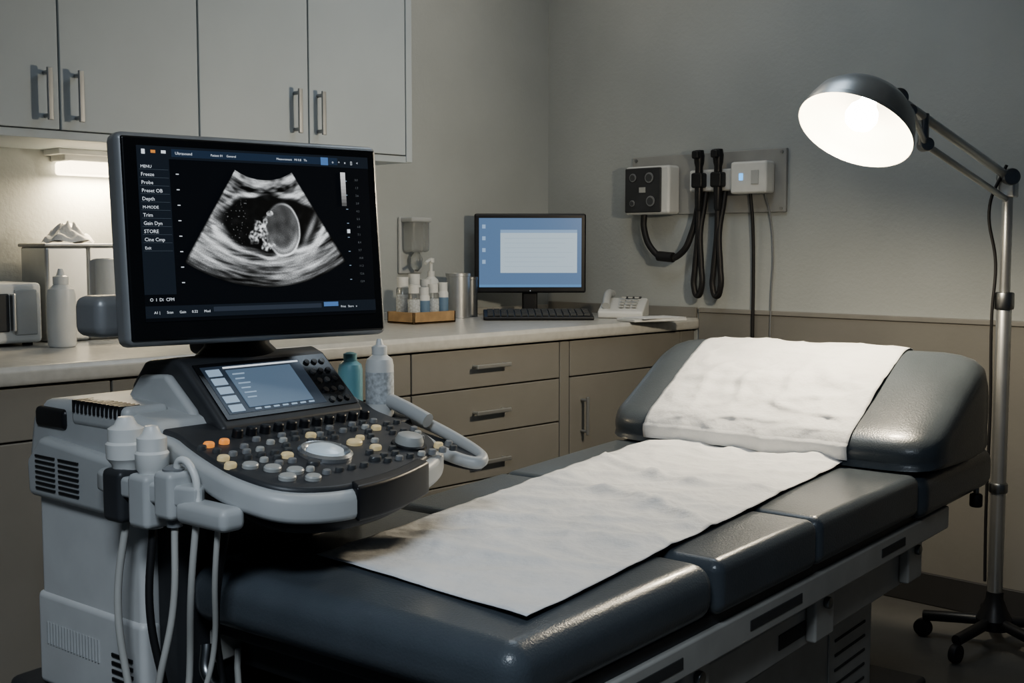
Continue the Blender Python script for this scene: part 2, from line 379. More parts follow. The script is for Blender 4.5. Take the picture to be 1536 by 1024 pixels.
for k in range(5):
    tb('pedestal_rib_%d'%k,0.655,0.745,0.844,0.848,0.15+k*0.034,0.156+k*0.034,SLOT,0.001)
tb('base_skid',0.22,0.88,0.10,0.92,0.03,0.09,DARK2,0.012)
for s in (0.26,0.84):
    for t in (0.14,0.88):
        c=T(s,t,0); cyl('foot_%d_%d'%(s*100,t*100),0.03,0.032,c,RUB,et,world=True,bev=0.004)
hk=T(0.965,0.985,0)
cyl('release_knob',0.016,0.035,Vector((hk.x,hk.y,0.50)),RUB,et,world=True,bev=0.005)
rod('release_stem',Vector((hk.x,hk.y,0.53)),Vector((hk.x,hk.y,0.555)),0.007,DSTEEL,et,True)
tube('foot_bar',[T(-0.0,0.08,0.535),T(-0.005,0.10,0.49),T(0.0,0.3,0.475),T(0.0,0.7,0.475),T(-0.005,0.9,0.49),T(0,0.92,0.535)],0.010,DSTEEL,et,True)

# ------------------------------------------------------------ ultrasound machine
# local frame: x = operator right, -y = towards operator, z up
ORG=W(-0.404,2.039,0)
us=empty('ultrasound_machine',ORG,math.radians(4.9))
prism('base_skirt',spline([(-0.27,0.40),(-0.27,-0.05),(-0.22,-0.14),(0.22,-0.14),(0.27,-0.05),(0.27,0.40),(0.2,0.47),(-0.2,0.47)],4),0.10,0.38,DARK2,us,0.02)
for k,(x,y) in enumerate([(-0.22,-0.06),(0.22,-0.06),(-0.22,0.38),(0.22,0.38)]):
    cyl('caster_wheel_%d'%k,0.06,0.04,(x-0.02,y,0.06),RUB,us,(1,0,0),bev=0.01)
    box('caster_fork_%d'%k,(0.06,0.07,0.07),(x,y,0.10),DARK2,us,0.012)
bx('body_column',-0.205,0.205,-0.0,0.38,0.38,0.78,DARK2,us,0.02)
bx('side_panel_left',-0.235,-0.195,0.065,0.385,0.38,0.735,OFFW,us,0.014)
bx('side_panel_left_lower',-0.241,-0.20,0.062,0.39,0.38,0.552,OFFW,us,0.012)
bx('side_panel_right',0.195,0.235,0.03,0.385,0.40,0.735,OFFW,us,0.014)
for k in range(5):
    bx('drain_slot_%d'%k,-0.2435,-0.2405,0.09,0.150,0.425+k*0.014,0.431+k*0.014,DARK,us)
for k in range(18):
    bx('rib_%d'%k,-0.2432,-0.2402,0.19+k*0.0095,0.193+k*0.0095,0.46,0.50,GREYP,us)
bx('front_recess',-0.15,0.15,-0.012,0.02,0.42,0.74,DARK,us,0.01)
for k in range(3): bx('probe_port_%d'%k,-0.13+k*0.09,-0.06+k*0.09,-0.022,-0.01,0.52,0.66,DARK2,us,0.006)
sideprism('upper_body',[(0.03,0.735),(0.415,0.735),(0.425,0.80),(0.41,0.868),(0.37,0.897),(0.22,0.908),(0.03,0.885)],-0.232,0.235,GREYP,us,0.022)
sideprism('shoulder_left',[(0.05,0.72),(0.39,0.725),(0.395,0.79),(0.35,0.835),(0.08,0.815)],-0.252,-0.22,GREYP,us,0.012)
bx('shoulder_recess',-0.2385,-0.15,0.285,0.385,0.848,0.886,DARK,us,0.010)
bx('rear_vent_block',-0.236,-0.15,0.10,0.27,0.86,0.905,GREYP,us,0.012)
for k in range(12): bx('vent_top_%d'%k,-0.2385,-0.20,0.115+k*0.0125,0.120+k*0.0125,0.885,0.9062,DARK,us)
for g in range(2):
    for k in range(7): bx('vent_side_%d_%d'%(g,k),-0.2545,-0.250,0.22+g*0.075,0.282+g*0.075,0.742+k*0.0095,0.746+k*0.0095,DARK,us)
def zdeck(n): return 0.868-0.20*n
OUT=[(-0.19,0.10),(-0.225,0.0),(-0.245,-0.10),(-0.250,-0.19),(-0.225,-0.265),(-0.155,-0.302),(-0.06,-0.306),(0.04,-0.286),(0.135,-0.250),(0.200,-0.200),(0.230,-0.12),(0.235,-0.02),(0.225,0.10)]
O2=spline([(a,b,0) for a,b in OUT],6)
def scaled(o,s,cy=-0.1): return [(p[0]*s,(p[1]-cy)*s+cy) for p in o]
prism('deck_tray',scaled(O2,0.86),lambda x,y:zdeck(-y)-0.080,lambda x,y:zdeck(-y)-0.04,DARK,us,0.012)
prism('deck_trim',[(p[0],p[1]) for p in O2],lambda x,y:zdeck(-y)-0.052,lambda x,y:zdeck(-y)-0.008,GREYP,us,0.012)
prism('deck_top',scaled(O2,0.93),lambda x,y:zdeck(-y)-0.02,lambda x,y:zdeck(-y)-0.001,DARK2,us,0.006)
WP=[p for p in O2 if p[1]<-0.19 and -0.11<p[0]<0.09]
WPo=[(p[0]*1.012,(p[1]+0.1)*1.012-0.1) for p in WP]+[(p[0]*0.92,(p[1]+0.1)*0.88-0.1) for p in WP[::-1]]
prism('wrist_pad',WPo,lambda x,y:zdeck(-y)-0.054,lambda x,y:zdeck(-y)+0.001,DARK,us,0.006)
tilt=math.atan(0.20)
def on(u,n,dz=0.0): return (u,-n,zdeck(n)+dz)
DN=Vector((0,-math.sin(tilt),math.cos(tilt)))
CREAM=mat('key_cream_backlit',(0.62,0.52,0.32),0.4,emit=(1.0,0.80,0.42),estr=0.14)
ORANGE=mat('key_orange_backlit',(0.75,0.28,0.08),0.4,emit=(1.0,0.4,0.1),estr=0.4)
KGREY=mat('key_grey',(0.22,0.23,0.24),0.4); KDK=mat('key_dark',(0.07,0.075,0.08),0.35)
KLT=mat('key_light',(0.42,0.43,0.42),0.35)
def key(i,u,n,r,h,m,sc=(1,1)): lathe('key_%d'%i,[(r,0),(r,h*0.75),(r*0.85,h),(0,h*1.02)],on(u,n,-0.003),m,us,20,DN,scale=sc)
ki=0
for k in range(11):
    ki+=1; u=-0.125+k*0.0285
    lathe('knob_%d'%ki,[(0.0095,0),(0.0088,0.014),(0.007,0.016),(0,0.0165)],on(u,0.044,-0.003),DARK,us,20,DN)
TBp=(-0.048,0.170); DL=(0.120,0.195)
SPEC=[(-0.197,0.065,ORANGE,0.0085),(-0.165,0.062,ORANGE,0.008),(-0.15,0.215,KLT,0.013),(-0.175,0.192,KLT,0.013),(-0.198,0.168,KLT,0.012),(-0.18,0.232,KLT,0.013),(-0.145,0.25,KLT,0.012),(0.035,0.150,CREAM,0.013),(0.050,0.185,CREAM,0.010),(-0.115,0.155,CREAM,0.010),(-0.215,0.125,CREAM,0.009),(-0.225,0.155,CREAM,0.009),(-0.01,0.092,CREAM,0.009),(0.13,0.105,CREAM,0.009),(-0.10,0.20,KDK,0.010),(0.01,0.225,KDK,0.010)]
mats=[KGREY,KDK,KDK,KLT,KGREY,KDK,KDK]
for r,n_ in enumerate([0.072,0.093,0.114,0.135,0.156,0.177,0.198,0.219,0.240]):
    for c in range(16):
        u=-0.215+c*0.0265+(0.012 if r%2 else 0)
        if u>0.20 or abs(u)+n_*0.5>0.31: continue
        if math.hypot(u-TBp[0],n_-TBp[1])<0.058: continue
        if math.hypot(u-DL[0],n_-DL[1])<0.042: continue
        if any(math.hypot(u-q[0],n_-q[1])<q[3]+0.010 for q in SPEC): continue
        if random.random()<0.22: continue
        ki+=1; m=random.choice(mats); rr=0.0068
        if random.random()<0.03: m=CREAM; rr=0.008
        key(ki,u,n_,rr,0.0085,m,(1.15,0.85))
for u,n_,m,r in SPEC:
    ki+=1; key(ki,u,n_,r,0.009,m,(1.15,0.9))
lathe('trackball_ring',[(0.045,0),(0.045,0.006),(0.040,0.010),(0.034,0.007),(0.030,0.0)],on(*TBp,-0.001),mat('ring_silver',(0.6,0.62,0.64),0.25,0.8),us,40,DN)
lathe('trackball',[(0.032,0.0),(0.029,0.010),(0.020,0.014),(0.010,0.016),(0,0.0165)],on(*TBp,-0.001),mat('trackball_white',(0.62,0.68,0.72),0.2,emit=(0.6,0.75,0.85),estr=0.12),us,40,DN)
lathe('dial',[(0.025,0),(0.025,0.010),(0.021,0.019),(0.019,0.020),(0,0.0205)],on(*DL,-0.001),KLT,us,36,DN)
lathe('dial_ring',[(0.031,0),(0.030,0.004),(0.026,0.005)],on(*DL,-0.001),DARK,us,36,DN)
hz=[(-0.012,0.855),(-0.008,0.872),(0.098,0.968),(0.125,0.978),(0.21,0.968),(0.25,0.925),(0.25,0.855)]
HX0,HX1=-0.128,0.196
sideprism('touch_housing',hz,HX0,HX1,DARK2,us,0.012)
hz2=[(0.035,0.862),(0.055,0.895),(0.125,0.950),(0.20,0.945),(0.235,0.91),(0.235,0.862)]
sideprism('housing_cheek_left',hz2,HX0-0.016,HX0+0.004,GREYP,us,0.008)
sideprism('housing_cheek_right',hz2,HX1-0.004,HX1+0.014,GREYP,us,0.008)
A0=Vector((0.034,-0.008,0.872)); A1=Vector((0.034,0.098,0.968)); tv=(A1-A0).normalized(); tn=Vector((0,-tv.z,tv.y))
Mt=Matrix((( 1,0,0,0),(0,tv.y,tn.y,0),(0,tv.z,tn.z,0),(0,0,0,1)))
def tp(x,y,o=0.0): return Vector((x,0,0))+A0+tv*y+tn*o
def tpbox(name,x0,x1,y0,y1,m,o=0.002,h=0.002): return box(name,(x1-x0,y1-y0,h),tp((x0+x1)/2,(y0+y1)/2,o),m,us,0,Mt)
L_=(A1-A0).length
tpbox('touch_bezel',-0.145,0.150,0.010,L_-0.006,BLACKG,0.001,0.003)
tpbox('touch_screen',-0.135,0.082,0.020,L_-0.014,emis('touch_dark',(0.03,0.045,0.07),0.7),0.002)
tpbox('touch_image',-0.088,0.055,0.030,L_-0.026,emis('touch_image_glow',(0.13,0.19,0.27),0.75),0.0035)
UIW=emis('ui_white',(0.8,0.86,0.92),0.9); UIB=emis('ui_blue',(0.10,0.2,0.42),0.9); UIL=emis('ui_lightblue',(0.36,0.48,0.62),0.75)
for k in range(5): tpbox('touch_button_%d'%k,-0.128,-0.100,0.024+k*0.0205,0.039+k*0.0205,UIL,0.0035)
tpbox('touch_topbar',-0.09,0.078,L_-0.021,L_-0.018,UIW,0.0035)
for k in range(6): tpbox('touch_line_%d'%k,-0.080,-0.055-0.006*(k%2),0.105-k*0.011,0.107-k*0.011,UIL,0.005)
for k in range(7): tpbox('touch_foot_%d'%k,-0.078+k*0.02,-0.066+k*0.02,0.024,0.027,UIL,0.0035)
for r in range(5):
    for c in range(3):
        lathe('panel_key_%d_%d'%(r,c),[(0.0062,0),(0.0057,0.005),(0,0.0055)],tp(0.097+c*0.0185,0.024+r*0.0235,0.001),DARK if (r+c)%3 else KDK,us,16,tn)
mo=bpy.data.objects.new('display',None); COL.objects.link(mo); mo.parent=us
Mloc=us.matrix_world.inverted()@(Matrix.Translation(W(-0.444,2.10,1.180))@Matrix.Rotation(math.radians(-6.9),4,'Z')@Matrix.Rotation(math.radians(-5.0),4,'X'))
mo.matrix_local=Mloc
wM,hM=0.505,0.356
bx('case_rear',-wM/2,wM/2,-0.004,0.046,-hM/2,hM/2,SILVER,mo,0.014)
bx('bezel',-wM/2+0.008,wM/2-0.008,-0.0065,0.018,-hM/2+0.008,hM/2-0.008,BLACKG,mo,0.005)
bx('case_back_bulge',-0.17,0.17,0.045,0.095,-0.12,0.12,DARK2,mo,0.02)
sw,sh=0.446,0.292
sx0=-sw/2+0.003; sz1=sh/2+0.008
bx('screen',sx0,sx0+sw,-0.0078,-0.005,sz1-sh,sz1,emis('screen_black',(0.008,0.011,0.016),0.35,(0.003,0.003,0.004)),mo)
def S(x,y,o=0.0): return (sx0+x,-0.0081-o,sz1-y)
def sbox(name,x0,x1,y0,y1,m,o=0.0004):
    a=S(x0,y0,o); b=S(x1,y1,o)
    return bx(name,a[0],b[0],a[1]-0.0002,a[1]+0.0002,b[2],a[2],m,mo)
UID=emis('ui_dark',(0.012,0.018,0.028),0.8)
sbox('ui_topbar',0.0,sw,0.0,0.021,UID); sbox('ui_topstripe',0.06,0.38,0.004,0.017,emis('ui_navy',(0.018,0.034,0.065),0.9),0.0008)
sbox('ui_bluebutton',0.345,0.360,0.004,0.018,UIB,0.0012)
sbox('ui_sidebar',0.0,0.055,0.021,sh-0.045,UID)
sbox('ui_bottombar',0.0,sw,sh-0.026,sh-0.006,UID)
sbox('ui_bottomprogress',0.12,0.33,sh-0.022,sh-0.014,emis('ui_slate',(0.035,0.045,0.065),0.9),0.0008)
sbox('ui_bottomblue',0.335,0.365,sh-0.024,sh-0.016,UIB,0.001)
words=['MENU','Freeze','Probe','Preset OB','Depth','M-MODE','Trim','Gain Dyn','STORE','Cine Cmp','Exit']
for k,wd in enumerate(words):
    y=0.034+k*0.0135
    text('ui_text_%d'%k,wd,0.0085 if k%5 else 0.007,S(0.005,y+0.003,0.001),UIW,mo)
    sbox('ui_rule_%d'%k,0.003,0.053,y+0.0052,y+0.0056,emis('ui_rule_grey',(0.12,0.15,0.18),0.7),0.0008)
text('ui_title','Ultrasound',0.0068,S(0.066,0.013,0.0014),UIW,mo)
text('ui_title_2','Patient 01    General',0.0056,S(0.13,0.013,0.0014),UIW,mo)
text('ui_title_3','Measurement   MI 0.8   TIs',0.0056,S(0.255,0.013,0.0014),UIW,mo)
for k in range(5): text('ui_icon_%d'%k,['o','+','x','[]','<'][k],0.007,S(0.368+k*0.013,0.014,0.0014),UIW,mo)
sbox('ui_icon_a',0.008,0.014,0.006,0.014,UIW,0.001); sbox('ui_icon_b',0.024,0.032,0.007,0.012,ORANGE,0.001); sbox('ui_icon_c',0.042,0.050,0.007,0.012,UIW,0.001)
for k in range(5): text('ui_bottom_%d'%k,['A1 |','Scan','Gain','0.52','Mod'][k],0.0062,S(0.014+k*0.022,sh-0.013,0.0014),UIW,mo)
text('ui_power','O  I  Di  CFM',0.0075,S(0.008,sh-0.034,0.0014),UIW,mo)
text('ui_bottom_r','Print   Store   x',0.0055,S(0.37,sh-0.013,0.0014),UIW,mo)
for k in range(8):
    sbox('depth_tick_l_%d'%k,0.066,0.071,0.045+k*0.026,0.0465+k*0.026,UIW); sbox('depth_tick_r_%d'%k,0.394,0.398,0.045+k*0.026,0.0462+k*0.026,UIL)
for k in range(14): text('ui_scale_%d'%k,'%d.%d'%(k,k*3%10),0.0055,S(0.415,0.045+k*0.0145,0.001),emis('ui_grey',(0.2,0.22,0.24),0.6),mo)
for k in range(10): sbox('grey_bar_%d'%k,0.385,0.395,0.030+k*0.0062,0.0362+k*0.0062,emis('bar_%d'%k,(0.75-0.07*k,)*3,0.9),0.0008)
sbox('marker_box',0.393,0.399,0.135,0.142,UIW,0.0012)
def fan():
    me=bpy.data.meshes.new('sonogram'); bm=bmesh.new()
    cx,cy=0.229,-0.054; r0,r1,A=0.104,0.293,math.radians(32.4)
    NA,NR=360,320; V=[];C=[]
    nz=noise.noise
    sm=lambda a,b,x: (lambda t:t*t*(3-2*t))(max(0,min(1,(x-a)/(b-a))))
    def val(x,y,a,r):
        q=(r-r0)/(r1-r0); th=a
        sp=nz(Vector((th*120,r*900,0)))*0.5+nz(Vector((x*1100,y*1100,3)))*0.5
        st=nz(Vector((th*4.5+1,r*130,7.7)))*0.6+nz(Vector((th*11,r*280,2.2)))*0.6
        lf=nz(Vector((th*3,q*3,9.1)))
        base=0.33+0.48*st+0.24*lf
        base+=0.40*math.exp(-((q-0.04)/0.03)**2)+0.42*math.exp(-((q-0.17-0.06*(th/A)**2+0.01*st)/0.022)**2)-0.25*math.exp(-((q-0.10)/0.03)**2)
        dx,dy=(x-0.238)/0.104,(y-0.126)/0.052
        warp=0.16*nz(Vector((x*24,y*24,1)))
        d=math.sqrt(dx*dx+dy*dy)+warp
        cav=1-sm(0.86,1.0,d)
        base+=0.55*math.exp(-((d-1.06)/0.06)**2)*(1.0 if y>0.13 else 0.4)
        base+=0.30*math.exp(-((q-0.78+0.10*(th/A)**2)/0.02)**2)+0.22*math.exp(-((q-0.90+0.06*(th/A)**2)/0.015)**2)
        base*=1.0-0.25*sm(0.86,1.0,q)
        v=base*(1-cav)+cav*(0.025+0.07*max(0,nz(Vector((x*70,y*70,2)))))
        if cav>0.5 and x<0.195 and nz(Vector((x*300,y*300,6)))>0.52: v+=0.30
        hx,hy=(x-0.260)/0.035,(y-0.137)/0.047
        hd=math.sqrt(hx*hx+hy*hy)+0.04*nz(Vector((x*50,y*50,3)))
        ang=math.atan2(hy,hx)
        ins=1-sm(0.93,1.0,hd)
        v=v*(1-ins)+ins*(0.10+0.24*(0.5+0.5*nz(Vector((x*65,y*65,9))))+0.14*max(0,hy)+0.10*max(0,hx))
        rw=0.12+0.85*max(0,math.cos(ang-1.15))**1.3+0.55*max(0,math.cos(ang+0.75))**2
        v+=math.exp(-((hd-0.98)/0.042)**2)*rw
        v+=0.30*math.exp(-((hd-0.80)/0.10)**2)*max(0,math.cos(ang-1.3))
        for (qx,qy,rx,ry,b) in ((0.213,0.132,0.013,0.012,0.95),(0.207,0.150,0.015,0.013,0.9),(0.222,0.148,0.010,0.020,0.8),(0.229,0.167,0.014,0.009,0.9),(0.226,0.120,0.006,0.012,0.75),(0.236,0.108,0.008,0.005,0.7)):
            gx,gy=(x-qx)/rx,(y-qy)/ry
            gd=math.sqrt(gx*gx+gy*gy)+0.55*nz(Vector((x*95,y*95,4)))
            v+=b*(1-sm(0.55,1.0,gd))*(0.55+0.9*max(-0.5,nz(Vector((x*210,y*210,8)))))
        fx,fy=((x-0.318)+(y-0.13)*0.5)/0.006,(y-0.135)/0.028; v+=0.5*math.exp(-(fx*fx+fy*fy))
        fx,fy=((x-0.335)+(y-0.16)*0.9)/0.004,(y-0.16)/0.02; v+=0.35*math.exp(-(fx*fx+fy*fy))
        v*=(1.0+0.80*sp)
        v*=min(1,(A-abs(a))/0.02+0.15)*min(1,(1-q)/0.03+0.2)
        return max(0.0,min(1.0,v))
    for i in range(NA+1):
        a=-A+2*A*i/NA; row=[]
        for j in range(NR+1):
            r=r0+(r1-r0)*j/NR; x=cx+r*math.sin(a); y=cy+r*math.cos(a)
            row.append(bm.verts.new(S(x,y,0.0009))); C.append(val(x,y,a,r))
        V.append(row)
    for i in range(NA):
        for j in range(NR): bm.faces.new((V[i][j],V[i][j+1],V[i+1][j+1],V[i+1][j]))
    bm.to_mesh(me); bm.free()
    at=me.color_attributes.new('echo','FLOAT_COLOR','POINT')
    buf=[]
    for c in C: g=c**1.7; buf+= [g*0.95,g*0.98,g,1]
    at.data.foreach_set('color',buf)
    m=bpy.data.materials.new('sonogram_echo'); m.use_nodes=True; nt=m.node_tree; b=nt.nodes['Principled BSDF']
    an=nt.nodes.new('ShaderNodeAttribute'); an.attribute_name='echo'
    nt.links.new(an.outputs['Color'],b.inputs['Emission Color']); b.inputs['Emission Strength'].default_value=0.9
    b.inputs['Base Color'].default_value=(0.005,0.005,0.005,1); b.inputs['Roughness'].default_value=0.4
    o=bpy.data.objects.new('sonogram',me); fin(o,mo,m)
fan()
lathe('monitor_neck',[(0.085,0.955),(0.075,0.975),(0.06,0.99),(0.055,1.03)],(0.03,0.15,0),DARK,us,36,scale=(1.15,0.6))
bx('monitor_mount',-0.02,0.08,0.165,0.235,0.97,1.16,DARK2,us,0.015)
bx('monitor_rear_handle',-0.238,-0.15,0.17,0.25,1.015,1.085,SILVER,us,0.018)
bx('rear_arm',-0.20,0.02,0.20,0.24,1.035,1.07,DARK2,us,0.01)
prism('probe_rack_left',spline([(-0.23,0.13),(-0.285,0.11),(-0.292,0.0),(-0.282,-0.09),(-0.265,-0.13),(-0.235,-0.10),(-0.225,0.0)],4),0.775,0.808,GREYP,us,0.008)
for k,y in enumerate([0.055,-0.015]):
    box('holder_block_%d'%k,(0.058,0.052,0.085),(-0.268,y,0.775),DARK2 if k==0 else GREYP,us,0.01)
    s=1.0 if k==0 else 0.82
    lathe('probe_body_%d'%k,[(0.018*s,0.74),(0.020*s,0.80),(0.023*s,0.825),(0.031*s,0.835),(0.032*s,0.858),(0.028*s,0.862),(0.028*s,0.882),(0.018*s,0.888),(0.012*s,0.90),(0,0.902)],(-0.266,y,-0.002-0.008*k),WHITEP,us,30)
box('holder_block_2',(0.048,0.045,0.075),(-0.266,-0.070,0.79),GREYP,us,0.01)
lathe('probe_body_2',[(0.012,0.74),(0.014,0.80),(0.017,0.83),(0.008,0.835)],(-0.266,-0.070,0),KGREY,us,24)
tube('probe_clip_loop',[(-0.266,-0.075,0.82),(-0.266,-0.09,0.845),(-0.263,-0.115,0.83),(-0.263,-0.125,0.78)],0.006,WHITEP,us)
box('rack_end_arm',(0.045,0.12,0.036),(-0.260,-0.15,0.768),GREYP,us,0.012)
cab=[((-0.268,0.055,0.74),[(-0.285,0.06,0.60),(-0.28,0.04,0.45),(-0.285,0.0,0.33),(-0.27,-0.04,0.25),(-0.2,-0.02,0.42)],CABLEG,0.0062),
((-0.268,-0.015,0.73),[(-0.28,-0.02,0.6),(-0.265,-0.04,0.45),(-0.28,-0.08,0.34),(-0.24,-0.12,0.26),(-0.15,-0.02,0.45)],RUB,0.0062),
((-0.266,-0.070,0.74),[(-0.275,-0.075,0.62),(-0.29,-0.05,0.48),(-0.265,0.0,0.36),(-0.285,0.05,0.28),(-0.25,0.06,0.18)],CABLEG,0.0055),
((-0.263,-0.125,0.78),[(-0.27,-0.115,0.66),(-0.245,-0.07,0.50),(-0.265,-0.08,0.36),(-0.21,-0.10,0.28),(-0.12,-0.03,0.5)],CABLEG,0.0055),
((-0.260,-0.17,0.76),[(-0.260,-0.16,0.68),(-0.235,-0.12,0.55),(-0.255,-0.10,0.40),(-0.25,-0.14,0.30),(-0.1,-0.06,0.33)],CABLEG,0.0045),
((-0.22,-0.14,0.75),[(-0.23,-0.12,0.60),(-0.2,-0.10,0.45),(-0.22,-0.14,0.33),(-0.15,-0.16,0.26),(-0.05,-0.02,0.5)],RUB,0.0055)]
for k,(a,p,m,r) in enumerate(cab): tube('probe_cable_%d'%k,[a]+p,r,m,us)
RL=spline([(0.235,0.06,0.85),(0.285,0.03,0.85),(0.300,-0.06,0.835),(0.302,-0.15,0.808),(0.288,-0.215,0.788),(0.258,-0.225,0.782),(0.24,-0.17,0.795),(0.24,-0.06,0.825)],6)
tube('right_holder_loop',[tuple(p) for p in RL],0.0115,GREYP,us,cyclic=True)
prism('right_holder_dark',[(p.x,p.y) for p in RL],lambda x,y:0.80+0.15*y*1.0,lambda x,y:0.828+0.18*y,DARK2,us,0.004)
tube('right_probe',[(0.262,0.03,0.885),(0.268,-0.03,0.868),(0.27,-0.10,0.845)],0.014,GREYP,us)
bx('bottle_shelf',0.20,0.30,-0.04,0.16,0.825,0.842,DARK2,us,0.006)
def bottle(name,loc,r,h,m,capm,nozzle=True,lab=None):
    e=empty(name,loc)
    p=[(r*0.9,0),(r,0.006),(r,h*0.66),(r*0.9,h*0.74),(r*0.5,h*0.80),(r*0.45,h*0.82)]
    lathe('body',p,(0,0,0),m,e,30)
    lathe('cap',[(r*0.55,h*0.80),(r*0.55,h*0.90),(r*0.30,h*0.92)]+([(r*0.16,h*1.0),(0,h*1.0)] if nozzle else [(0,h*0.93)]),(0,0,0),capm,e,24)
    if lab: lathe('label',[(r*1.01,h*0.18),(r*1.012,h*0.58)],(0,0,0),lab,e,30,cap=False)
    return e
def usw(x,y,z): return us.matrix_world@Vector((x,y,z))
bottle('gel_bottle',usw(0.258,0.095,0.843),0.024,0.130,TEAL,TEAL,False)
bottle('gel_bottle.001',usw(0.262,0.018,0.843),0.027,0.150,WHITEP,WHITEP,True,LABEL)

# ------------------------------------------------------------ desktop computer
cd=math.radians(-46.1+2)
c=W(0.07,4.58,0.905)
dm=empty('desktop_monitor',c,cd)
bx('frame',-0.215,0.215,-0.012,0.022,0.088,0.392,DARK,dm,0.008)
bx('rear_shell',-0.15,0.15,0.02,0.06,0.12,0.34,DARK,dm,0.015)
lathe('stand_base',[(0.10,0.0),(0.10,0.008),(0.09,0.014),(0.03,0.018)],(0,0.02,0.001),DARK,dm,36,scale=(1.2,0.8))
bx('stand_neck',-0.03,0.03,0.015,0.04,0.01,0.16,DARK,dm,0.008)
bx('screen',-0.197,0.197,-0.0135,-0.011,0.110,0.375,emis('desktop_blue',(0.12,0.20,0.34),0.9),dm)
bx('taskbar',-0.197,0.197,-0.0145,-0.0136,0.110,0.120,emis('desktop_bar',(0.13,0.27,0.48),0.9),dm)
bx('window',-0.115,0.180,-0.0145,-0.0136,0.165,0.325,emis('desktop_window',(0.46,0.56,0.63),0.9),dm)
bx('window_title',-0.115,0.180,-0.0150,-0.0144,0.318,0.330,emis('desktop_title',(0.26,0.38,0.54),0.9),dm)
for k in range(7): bx('window_line_%d'%k,-0.10,0.165-0.03*(k%3),-0.0150,-0.0146,0.296-k*0.018,0.2985-k*0.018,emis('desktop_line',(0.40,0.50,0.58),0.9),dm)
for k in range(4): bx('desktop_icon_%d'%k,-0.185,-0.172,-0.0145,-0.0136,0.335-k*0.045,0.350-k*0.045,emis('icon_lb',(0.35,0.5,0.7),0.8),dm)
text('brand_mark','o',0.008,(0,-0.0125,0.094),UIW,dm,align='CENTER')
kb=empty('keyboard',W(0.095,4.34,0.906),cd)
sideprism('tray',[(-0.075,0.0),(0.075,0.0),(0.075,0.032),(-0.075,0.012)],-0.20,0.20,DARK,kb,0.004)
for r in range(5):
    for q in range(15): box('k_%d_%d'%(r,q),(0.021,0.020,0.008),(-0.175+q*0.025,-0.052+r*0.026,0.019+r*0.003),KDK,kb,0)
ph=empty('telephone',W(0.42,4.46,0.906),math.radians(-60))
sideprism('base',[(-0.09,0.0),(0.09,0.0),(0.09,0.065),(0.05,0.07),(-0.09,0.025)],-0.085,0.085,WHITEP,ph,0.008)
tube('handset',[(-0.055,-0.07,0.045),(-0.058,-0.04,0.066),(-0.06,0.02,0.088),(-0.056,0.075,0.085)],0.015,GREYP,ph)
for r in range(4):
    for q in range(3): box('dial_key_%d_%d'%(r,q),(0.016,0.013,0.006),(0.0+q*0.024,-0.055+r*0.024,0.042+r*0.0105),KLT,ph,0)
bx('display',0.0,0.06,0.04,0.065,0.068,0.076,KDK,ph,0.002)
pp=empty('document_stack',W(0.50,4.235,0.906),math.radians(-20))
bx('sheets',-0.11,0.11,-0.06,0.06,0.0,0.010,WHITEP,pp,0.002); box('top_sheet',(0.20,0.12,0.002),(0.01,0.0,0.012),PAPER,pp,0,(0,0,0.15))

# ------------------------------------------------------------ counter items
tr=empty('bottle_tray',(2.765,3.10,0.906))
TW=0.098
bx('tray_bottom',-TW,TW,-0.07,0.07,0,0.008,WOOD,tr,0.002); bx('tray_front',-TW,TW,-0.07,-0.062,0,0.040,WOOD,tr,0.002)
bx('tray_back',-TW,TW,0.062,0.07,0,0.040,WOOD,tr,0.002); bx('tray_left',-TW,-TW+0.008,-0.07,0.07,0,0.040,WOOD,tr,0.002); bx('tray_right',TW-0.008,TW,-0.07,0.07,0,0.040,WOOD,tr,0.002)
k=0
for x,y,h,r in [(-0.066,-0.035,0.125,0.021),(-0.021,-0.035,0.115,0.021),(0.024,-0.033,0.125,0.021),(0.068,-0.035,0.13,0.020),(-0.060,0.03,0.15,0.023),(-0.008,0.03,0.16,0.024),(0.046,0.03,0.14,0.023)]:
    lathe('jar_%d'%k,[(r*0.95,0),(r,0.005),(r,h*0.72),(r*0.8,h*0.78)],(x,y,0.009),WHITEP if k%2 else GLASS,tr,24)
    lathe('jar_cap_%d'%k,[(r*0.86,h*0.76),(r*0.86,h),(0,h)],(x,y,0.009),WHITEP,tr,24)
    lathe('jar_label_%d'%k,[(r*1.02,h*0.2),(r*1.02,h*0.6)],(x,y,0.009),BLUEL if k%2 else LABEL,tr,24,cap=False); k+=1
sp_=empty('soap_pump',(2.915,3.215,0.906))
lathe('body',[(0.030,0),(0.033,0.01),(0.033,0.12),(0.025,0.145),(0.013,0.155),(0.013,0.175)],(0,0,0),WHITEP,sp_,30)
lathe('pump_stem',[(0.006,0.17),(0.006,0.205),(0.012,0.207),(0.012,0.222),(0,0.224)],(0,0,0),WHITEP,sp_,20); tube('spout',[(0,0,0.214),(-0.02,-0.01,0.214),(-0.045,-0.02,0.205)],0.006,WHITEP,sp_)
wd=empty('wall_soap_dispenser',(2.925,YW-0.04,1.17))
bx('back_plate',-0.055,0.055,0.025,0.039,-0.10,0.11,GREYP,wd,0.006); bx('reservoir',-0.045,0.045,-0.035,0.026,-0.02,0.10,GLASS,wd,0.014)
bx('cap',-0.05,0.05,-0.038,0.028,0.09,0.108,GREYP,wd,0.006); lathe('bulb_valve',[(0.012,-0.02),(0.024,-0.045),(0.02,-0.075),(0.006,-0.09)],(0,-0.005,0),GLASS,wd,24)
